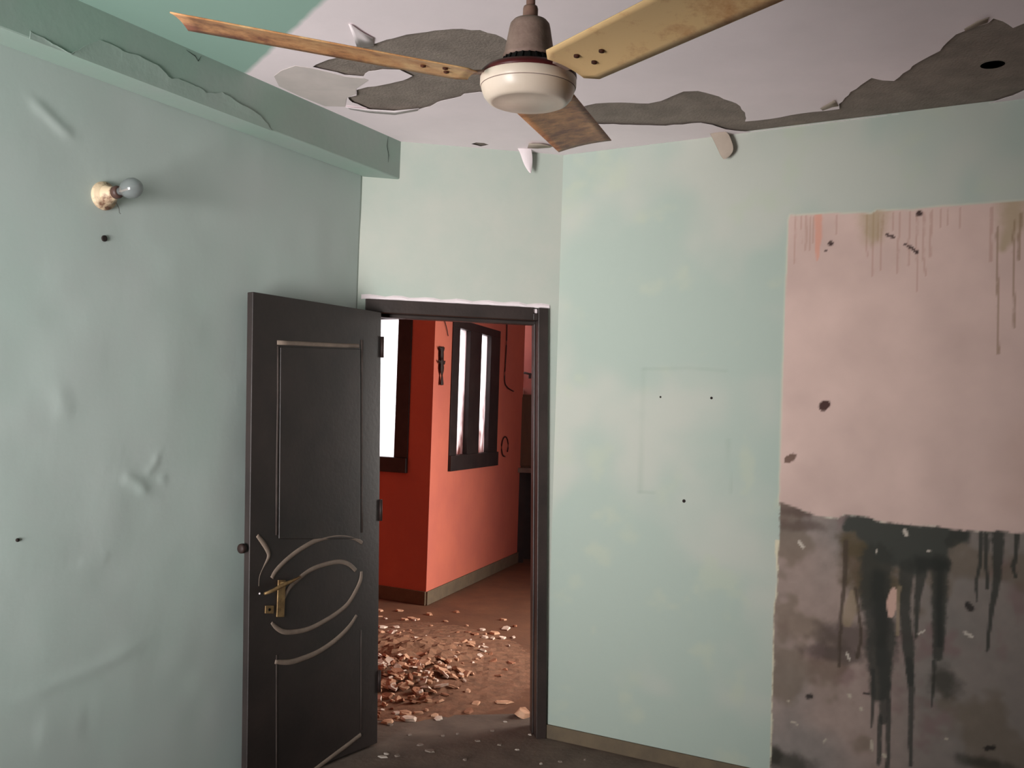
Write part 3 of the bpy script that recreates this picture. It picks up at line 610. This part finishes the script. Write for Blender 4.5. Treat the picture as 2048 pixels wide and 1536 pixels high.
boxes('hook', [(pb+Vector((.04, .03, -.03)), X*.03, Y*.03, Z*.06)], M['orn'], bk, .004)
cab = smooth_poly([on_plane(x, y, nS, oS)+nS*.012 for x, y in [(1012, 628), (1011, 680), (1009, 720), (1007, 760), (1012, 774), (1024, 782)]]+[ps+Vector((-.04, .04, -.01))], 4)
tag(tube('cable', cab, .006, M['wire'], None, 6), 'thin dark cable running down the orange wall to the switch box', 'cable')
lc = on_plane(1008, 893, nS, oS)
lp = [lc+nS*.01+dS*(math.cos(t)*.11)+Z*(math.sin(t)*.10) for t in [i*.45-.6 for i in range(13)]]
tag(tube('circle_mark', lp, .006, M['wire'], None, 6), 'drawn dark circle mark on the orange wall below the window corner', 'cable')  # drawn wall mark, shaped as a thin raised tube
cab2 = smooth_poly([on_plane(x, y, nS, oS)+nS*.01 for x, y in [(883, 632), (888, 645), (892, 660), (894, 672)]], 4)
tag(tube('cable_end', cab2, .004, M['wire'], None, 6), 'short dark cable end above the carved wall ornament', 'cable')
# carved ornament on the lit wall
og = empty('carved_ornament', on_plane(880, 770, nS, oS)+nS*.01); tag(og, 'black carved hanging ornament beside the two pane window', 'ornament')
def ornpart(name, prof):                 # profile of half widths (px) by photo y; a shallow carved body on the wall
    pts, rr = [], []
    for y, w in prof:
        pts.append(on_plane(879, y, nS, oS)+nS*.022); rr.append(w*.0052)
    return tube(name, pts, rr, M['orn'], og, 10, squash=(nS, .35))
ornpart('headpiece', [(693, 6), (697, 7), (702, 6), (710, 6.5), (718, 6)])
ornpart('body', [(716, 5), (722, 7), (729, 6), (736, 7), (742, 6), (748, 3.5), (752, 2)])
ornpart('tail', [(750, 1.8), (755, 3.5), (762, 4.5), (768, 5.5), (770, 5)])
for q in (1, -1): tube('fin', [on_plane(879, 700, nS, oS)+nS*.02+dS*q*.03, on_plane(879, 694, nS, oS)+nS*.02+dS*q*.06], [.012, .004], M['orn'], og, 6)
for q in (1, -1): tube('fin', [on_plane(879, 726, nS, oS)+nS*.02+dS*q*.04, on_plane(879, 721, nS, oS)+nS*.02+dS*q*.075], [.014, .004], M['orn'], og, 6)

# ================================================================== the open door
hinge = LD+sD*(FX0+.050+lean(0))+nD*.022; free = on_plane(484, 1100, nL, oL+.05); free.z = 0; free = free+sD*(lean(0)-lean(HC-.3))
lw = (free-hinge).length; dl = (free-hinge).normalized(); nl = Vector((-dl.y, dl.x, 0)); nl = nl if nl.dot(nL) > 0 else -nl
TH = .034; HA = Z-sD*LEAN; nl = dl.cross(HA).normalized(); nl = nl if nl.dot(nL) > 0 else -nl; face = hinge+nl*TH; oP = nl.dot(face-CAMP); LT = 2.035
door = empty('door_1', hinge); tag(door, 'dark wooden door swung open against the left wall, with curved grooves', 'door', kind='structure')
boxes('door_leaf', [(hinge+HA*.012, dl*lw, nl*TH, HA*(LT-.012))], M['door_wood'], door, .003)
def P(x, y, h=0): return on_plane(x, y, nl, oP)+nl*h
def bead(name, pts, r, mt, k=5, sq=.45):
    w = smooth_poly([P(*q, .0005) for q in pts], k)
    rr = np.interp(np.linspace(0, 1, len(w)), np.linspace(0, 1, len(r)), r).tolist() if isinstance(r, (list, tuple)) else r
    return tube(name, w, rr, M[mt], door, 8, squash=(nl, sq))
def D5(l): return [(440+x/3.097, 1040+y/3.097) for x, y in l]
# rectangular upper panel
pA, pB, pC, pD_ = P(560, 694), P(719, 698), P(719, 1078), P(557, 1078)
_v = [q+nl*h for h in (-.002, .005) for q in (pA, pB, pC, pD_)]
rp = add('raised_panel', _v, [(0, 1, 2, 3), (4, 5, 6, 7), (0, 1, 5, 4), (1, 2, 6, 5), (2, 3, 7, 6), (3, 0, 4, 7)], M['door_wood'], door); _b = rp.modifiers.new('bevel', 'BEVEL'); _b.width = .005; _b.segments = 2
bead('panel_moulding', [(554, 685), (600, 687), (660, 690), (717, 692)], .0095, 'bead', 2)
bead('panel_moulding', [(556, 692), (556, 800), (554, 920), (553, 1070)], .006, 'bead_dim', 2)
bead('panel_moulding', [(724, 680), (724, 800), (724, 940), (724, 1065)], [.008, .006, .006, .006], 'bead_dim', 2)
bead('groove_moulding', [(553, 1310), (553, 1420), (553, 1560)], .004, 'bead_dim', 2)
bead('groove_moulding', [(722, 1260), (722, 1340), (722, 1460)], .004, 'bead_dim', 2)
bead('groove_moulding', D5([(230, 95), (265, 140), (295, 190), (300, 230), (270, 290), (245, 350), (240, 410)]), [.008, .011, .011, .009, .003, .002, .002], 'bead')
bead('groove_moulding', D5([(320, 360), (350, 310), (420, 240), (500, 180), (600, 125), (700, 100), (780, 100), (840, 115), (880, 142)]), [.010, .011, .011, .011, .011, .011, .011, .010, .009], 'bead')
bead('groove_moulding', D5([(390, 490), (430, 420), (480, 370), (560, 310), (650, 275), (740, 258), (800, 275), (840, 312)]), .0105, 'bead')
bead('groove_moulding', D5([(875, 318), (870, 370), (840, 440), (790, 520), (720, 580), (640, 630), (560, 670), (480, 690), (400, 693), (350, 668), (318, 635)]), [.008, .011, .0115, .011, .011, .011, .011, .011, .011, .010, .006], 'bead')
bead('groove_moulding', D5([(845, 590), (800, 660), (720, 740), (620, 810), (520, 855), (430, 880), (340, 878)]), [.008, .011, .012, .012, .0125, .012, .009], 'bead')
bead('groove_moulding', D5([(870, 1330), (800, 1385), (700, 1460), (600, 1536), (480, 1625)]), .0105, 'bead')
# lock set: long plate, lever, loose small plate, edge knob
lk = boxes('lock_plate', [(P(552, 1234)-dl*.0, P(567, 1234)-P(552, 1234), nl*.006, Z*(P(560, 1160).z-P(560, 1234).z))], M['brass'], door, .002)
tube('lever', [P(519, 1186, .03), P(535, 1179, .034), P(556, 1167, .036), P(575, 1160, .03), P(592, 1152, .026)], [.006, .008, .009, .007, .005], M['brass'], lk, 8)
tube('spindle', [P(560, 1166, .0), P(560, 1166, .036)], .009, M['brass'], lk, 8)
l2 = boxes('keyhole_plate', [(P(529, 1227), P(546, 1227)-P(529, 1227), nl*.005, Z*(P(540, 1211).z-P(540, 1227).z))], M['brass'], door, .002)
lathe('keyhole', [(.006, 0), (.006, .002), (.001, .0022)], P(537, 1219, .005), nl, M['black'], l2, 10)
lathe('screw', [(.0045, 0), (.004, .003), (.001, .0038)], P(519, 1187, .0005), nl, M['peel'], door, 10)
ek = P(490, 1098); ek = ek-nl*TH*.6
lathe('edge_knob', [(.020, -.01), (.020, .002), (.019, .006), (.012, .010), (.002, .011)], ek+dl*.0, (dl+Vector((0, 0, .0))), M['orn'], door, 16)
for zz in (.25, 1.05, 1.82): lathe('hinge', [(.008, 0), (.008, .1), (.001, .1)], hinge+nl*(TH+.004)-dl*.004+HA*zz, HA, M['orn'], door, 12)

# ================================================================== ceiling fan
fc = Vector((.012, 1.757, 0)); FZ = 2.2
fan = empty('ceiling_fan', fc+Z*FZ); tag(fan, 'three bladed ceiling fan with cream bowl and rusted yellow blades', 'ceiling fan')
tilt = Matrix.Rotation(math.radians(1.6), 3, 'X')
def fz(v): return fc+Z*FZ+tilt @ Vector(v)
ax = tilt @ Z; base = fc+Z*FZ
tube('down_rod', [fz((0, 0, .11)), fz((0, 0, .66))], .0085, M['rod'], fan, 14)
lathe('coupling', [(.013, .094), (.014, .098), (.014, .116), (.0125, .121), (.009, .122)], base, ax, M['rod'], fan, 20)
lathe('ceiling_canopy', [(.012, .52), (.05, .60), (.06, .655), (.06, .668)], base, ax, M['motor'], fan, 30)
lathe('motor_cover', [(.048, .024), (.0485, .029), (.046, .034), (.038, .080), (.036, .088), (.031, .094), (.016, .097)], base, ax, M['motor'], fan, 40)
core = lathe('motor_core', [(.05, .006), (.05, .012), (.043, .030), (.03, .034)], base, ax, M['motor_in'], fan, 40)
for i in range(24):
    t = i*2*math.pi/24; d = Vector((math.cos(t), math.sin(t), 0)); q = Vector((-d.y, d.x, 0))
    boxes('vent_fin', [(fz(d*.044-q*.0015+Z*.010), tilt@(d*.010), tilt@(q*.003), tilt@(Z*.014-d*.006))], M['motor_in'], core)
lathe('rim', [(.052, .008), (.082, .002), (.0885, -.005), (.089, -.010), (.086, -.0125)], base, ax, M['rim'], fan, 56)
bw = lathe('bowl', [(.0868, -.009), (.0885, -.013), (.0885, -.026), (.0875, -.0285), (.0865, -.029), (.0862, -.0305), (.0855, -.034), (.081, -.046), (.073, -.055), (.066, -.058), (.064, -.0575), (.04, -.062), (.001, -.063)], base, ax, M['bowl'], fan, 64)
lathe('bowl_groove', [(.0872, -.0283), (.0876, -.0289), (.0872, -.0296)], base, ax, M['motor'], bw, 64)
BW, R0, R1_ = .132, .105, .60
def blade(ang, rust_and_light, first=None):
    a = math.radians(ang); d = Vector((math.cos(a), math.sin(a), 0)); w = Vector((-d.y, d.x, 0)); pit = math.radians(9)
    wv = (w*math.cos(pit)-Z*math.sin(pit)); nv = d.cross(wv)
    dih = lambda u: -.018+.034*(u-R0)/(R1_-R0)
    n = 26
    us = [R0+(R1_-R0)*i/(n-1) for i in range(n)]
    V, Fc = [], []; m_ = 9
    for i, u in enumerate(us):
        hw = BW/2*(.96+.06*(u-R0)/(R1_-R0))
        e = max(0, .02-(u-R0)); rc = hw-(.02-math.sqrt(max(0, .02**2-e*e))) if e > 0 else hw
        for j in range(m_):
            s_ = -1+2*j/(m_-1); uu = u
            if i == n-1: uu = u+.018*(s_*.5+.5)*(1) if True else u
            if i == n-2: uu = u+.010*(s_*.5+.5)
            V.append(fz(d*uu+wv*(s_*rc)+nv*(.004*(1-s_*s_))+Z*dih(uu)))
    for i in range(n-1):
        for j in range(m_-1): Fc.append((i*m_+j, (i+1)*m_+j, (i+1)*m_+j+1, i*m_+j+1))
    o = add('blade', V, Fc, M['blade'], fan, True); md = o.modifiers.new('thickness', 'SOLIDIFY'); md.thickness = .0022; md.offset = 0
    at = o.data.attributes.new('rust_and_light', 'FLOAT', 'POINT')
    vals = []
    for i in range(n):
        for j in range(m_):
            t = i/(n-1); s_ = -1+2*j/(m_-1); vals.append(rust_and_light[0]+rust_and_light[1]*t+rust_and_light[2]*s_*t)
    at.data.foreach_set('value', vals)
    for (u, v) in ((.150, -.016), (.158, .018), (.195, 0)):
        lathe('screw', [(.0052, 0), (.0048, .003), (.001, .0042)], fz(d*u+wv*v-nv*.0015+nv*.004*(1-(v/(BW/2))**2)+Z*dih(u)), -(tilt@nv), M['screw'], o, 10)
    tabw = .016
    V, Fc = boxv(fz(d*.05-w*tabw-Z*.004), tilt@(d*.062-Z*.008), tilt@(wv*tabw*2), tilt@(nv*.004)); add('blade_arm', V, Fc, M['motor'], o)
    return o
blade(194.5, (.12, .22, -.10)); blade(76, (.28, .10, 0)); blade(308, (-.10, .20, .03))  # right blade's negative offset brightens it: reflected light put into the colour

# ================================================================== wall lamp on the left wall
wp = on_plane(207, 392, nL, oL); lamp = empty('wall_lamp', wp); tag(lamp, 'cream bulb holder with an unlit clear bulb high on left wall', 'wall lamp')
lathe('base_plate', [(.050, -.008), (.050, .008), (.046, .014), (.038, .017), (.036, .024)], wp, nL, M['bakelite'], lamp, 36)
la = (nL+Vector((0, 0, .10))).normalized()
lathe('holder', [(.036, .012), (.033, .034), (.026, .046), (.022, .060), (.021, .070)], wp, la, M['bakelite'], lamp, 28)
lathe('skirt_ring', [(.022, .062), (.0225, .076), (.019, .084), (.016, .085)], wp, la, M['brown_cap'], lamp, 28)
bu = lathe('bulb', [(.013, .082), (.014, .092), (.018, .102), (.028, .118), (.034, .134), (.0355, .148), (.033, .163), (.024, .177), (.012, .184), (.001, .186)], wp, la, M['bulb'], lamp, 32)
tube('filament_stem', [wp+la*.084, wp+la*.135], .004, M['switch'], bu, 8)
for q in (-1, 1): lathe('screw', [(.005, 0), (.0045, .003), (.001, .0035)], wp+nL*.012+Vector(sL)*q*.0-Z*q*.041, nL, M['brown_cap'], lamp, 10)
tube('wire_stub', [wp+nL*.07-Z*.03, wp+nL*.085-Z*.05, wp+nL*.088-Z*.066, wp+nL*.095-Z*.07], .0009, M['wire'], lamp, 6)
ph = on_plane(208, 477, nL, oL)+nL*.004
tag(lathe('hole_disc', [(.011, -.012), (.011, .0003), (.008, .0008), (.001, .0004)], ph, nL, M['plug'], None, 16), 'dark empty plug hole in the left wall below the bulb holder', 'plug hole')  # dark disc in place of the hole's shaded depth
ph = on_plane(34, 1080, nL, oL)+nL*.002
tag(lathe('nail_stub', [(.006, -.01), (.006, .003), (.001, .004)], ph, nL, M['plug'], None, 12), 'tiny dark nail stub low on the left wall near the edge', 'nail')

# ================================================================== rubble
M['chip'] = mat('plaster_chip', (206, 164, 136), (174, 130, 102), 14, .9, .1)
M['chip2'] = mat('brick_chip', (160, 108, 82), (132, 90, 68), 14, .9, .1)
M['chip3'] = mat('pale_plaster_chip', (222, 204, 190), (190, 166, 150), 14, .9, .1)
def chip_mesh(seed, mt):
    r = random.Random(seed); n = r.choice([5, 6, 7]); el = r.uniform(.55, 1); V = []
    ang = sorted(r.uniform(0, 2*math.pi) for _ in range(n)); ang = [a*.35+(i*2*math.pi/n)*.65 for i, a in enumerate(ang)]
    for z, s_ in ((0, 1), (1, r.uniform(.75, .95))):
        for a in ang:
            k = r.uniform(.8, 1.1)*s_; V.append((math.cos(a)*k, math.sin(a)*k*el, z*r.uniform(.8, 1.2)))
    Fc = [tuple(range(n-1, -1, -1)), tuple(range(n, 2*n))]+[(i, (i+1) % n, n+(i+1) % n, n+i) for i in range(n)]
    me = bpy.data.meshes.new('rubble_chip'); me.from_pydata(V, [], Fc); me.update(); me.materials.append(mt); return me
M['crumb'] = mat('dusty_crumb', (138, 124, 114), (112, 98, 90), 14, .95)
M['crumb2'] = mat('pale_crumb', (176, 164, 154), rough=.95)
chips = [chip_mesh(i, M[['chip', 'chip', 'chip2', 'chip3'][i % 4]]) for i in range(16)]+[chip_mesh(40+i, M['crumb2' if i == 3 else 'crumb']) for i in range(4)]
def mound(x, y):
    q = ((x+.62)/.42)**2+((y-6.05)/.62)**2; return .10*math.exp(-q)
mv, mf = [], []; nx, ny = 44, 56
for i in range(nx):
    for j in range(ny):
        x, y = -1.35+1.6*i/(nx-1), 4.95+2.4*j/(ny-1); k = mound(x, y)
        mv.append((x, y, k*(1+.5*(random.random()-.5))-.004+(random.random()*.006 if k > .004 else 0)))
mf = [(i*ny+j, (i+1)*ny+j, (i+1)*ny+j+1, i*ny+j+1) for i in range(nx-1) for j in range(ny-1)]
M['dust'] = mat('plaster_dust', (134, 96, 74), (106, 76, 58), 16, .95, .4, 50)
hp_ = add('rubble_dust', mv, mf, M['dust']); tag(hp_, 'low heap of crumbled plaster dust on the hall floor', 'rubble', kind='stuff')
def chip(x, y, z, s, th, rz, tl, mi, label, group, name='rubble_chip'):
    o = bpy.data.objects.new(name, chips[mi]); C.objects.link(o); o.location = (x, y, z); o.scale = (s, s, th); o.rotation_euler = (tl[0], tl[1], rz); tag(o, label, 'rubble', group); return o
rr = random.Random(5); cnt = 0
while cnt < 270:
    px, py = rr.uniform(752, 1040), rr.uniform(1222, 1444)
    u = (px-757)/280; v = (py-1215)/225
    dens = math.exp(-((u-.12)/.36)**2)*math.exp(-((v-.52)/.30)**2)+.45*math.exp(-((u-.02)/.14)**2)*math.exp(-((v-.82)/.16)**2)+.35*math.exp(-((u-.55)/.4)**2)*math.exp(-((v-.33)/.16)**2)+.03
    if rr.random() > dens: continue
    p = on_z(px, py, 0); k = mound(p.x, p.y); s = rr.choice([.016, .02, .025, .03, .036, .045])*rr.uniform(.8, 1.2)
    tl = (rr.uniform(-.5, .5)*(k > .01), rr.uniform(-.5, .5)*(k > .01))
    d = p-CAMP; z = k
    chip(p.x*(1-k/HC), p.y*(1-k/HC), max(.0, z-.003), s, rr.uniform(.006, .014), rr.uniform(0, 6.28), tl, rr.choice(range(16)), 'broken plaster chip strewn on the hall floor beyond the doorway', 'plaster chips strewn on the hall floor'); cnt += 1
for (px, py, s, mi) in [(1012, 1258, .05, 3), (970, 1275, .03, 7), (985, 1278, .026, 3), (1005, 1276, .028, 11), (1017, 1292, .018, 15), (943, 1287, .04, 0), (765, 1255, .05, 3), (893, 1336, .035, 3), (800, 1222, .04, 4), (855, 1345, .03, 7)]:
    p = on_z(px, py, mound(*on_z(px, py, 0)[:2])); chip(p.x, p.y, p.z, s, .01, px*.7, (.1, .1), mi, 'larger pale plaster chip lying among the hall rubble', 'larger pale chips among the hall rubble')
p = on_z(1046, 1428, .01); chip(p.x, p.y, 0, .05, .03, 1.0, (.25, .1), 0, 'pale plaster lump on the threshold beside the right door jamb', None, 'plaster_lump')
rr = random.Random(9)
for (px, py, s, mi) in [(765, 1514, .026, 7), (772, 1508, .018, 3), (795, 1512, .018, 0), (1060, 1470, .012, 7), (1000, 1490, .016, 4), (1034, 1500, .012, 3), (955, 1482, .018, 12), (886, 1472, .012, 0), (840, 1490, .02, 12), (915, 1468, .012, 4), (985, 1462, .014, 8), (860, 1502, .03, 12), (1082, 1528, .012, 7), (1010, 1444, .012, 3), (930, 1520, .014, 8), (820, 1470, .014, 0), (780, 1450, .022, 4), (795, 1430, .03, 0), (775, 1418, .03, 4), (1120, 1524, .012, 12), (1170, 1520, .01, 4)]:
    p = on_z(px, py, 0); chip(p.x, p.y, 0.0, s, .005, rr.uniform(0, 6), (0, 0), 16+mi % 4, 'small plaster crumb on the dark floor just inside the doorway', 'plaster crumbs just inside the doorway', 'plaster_crumb')
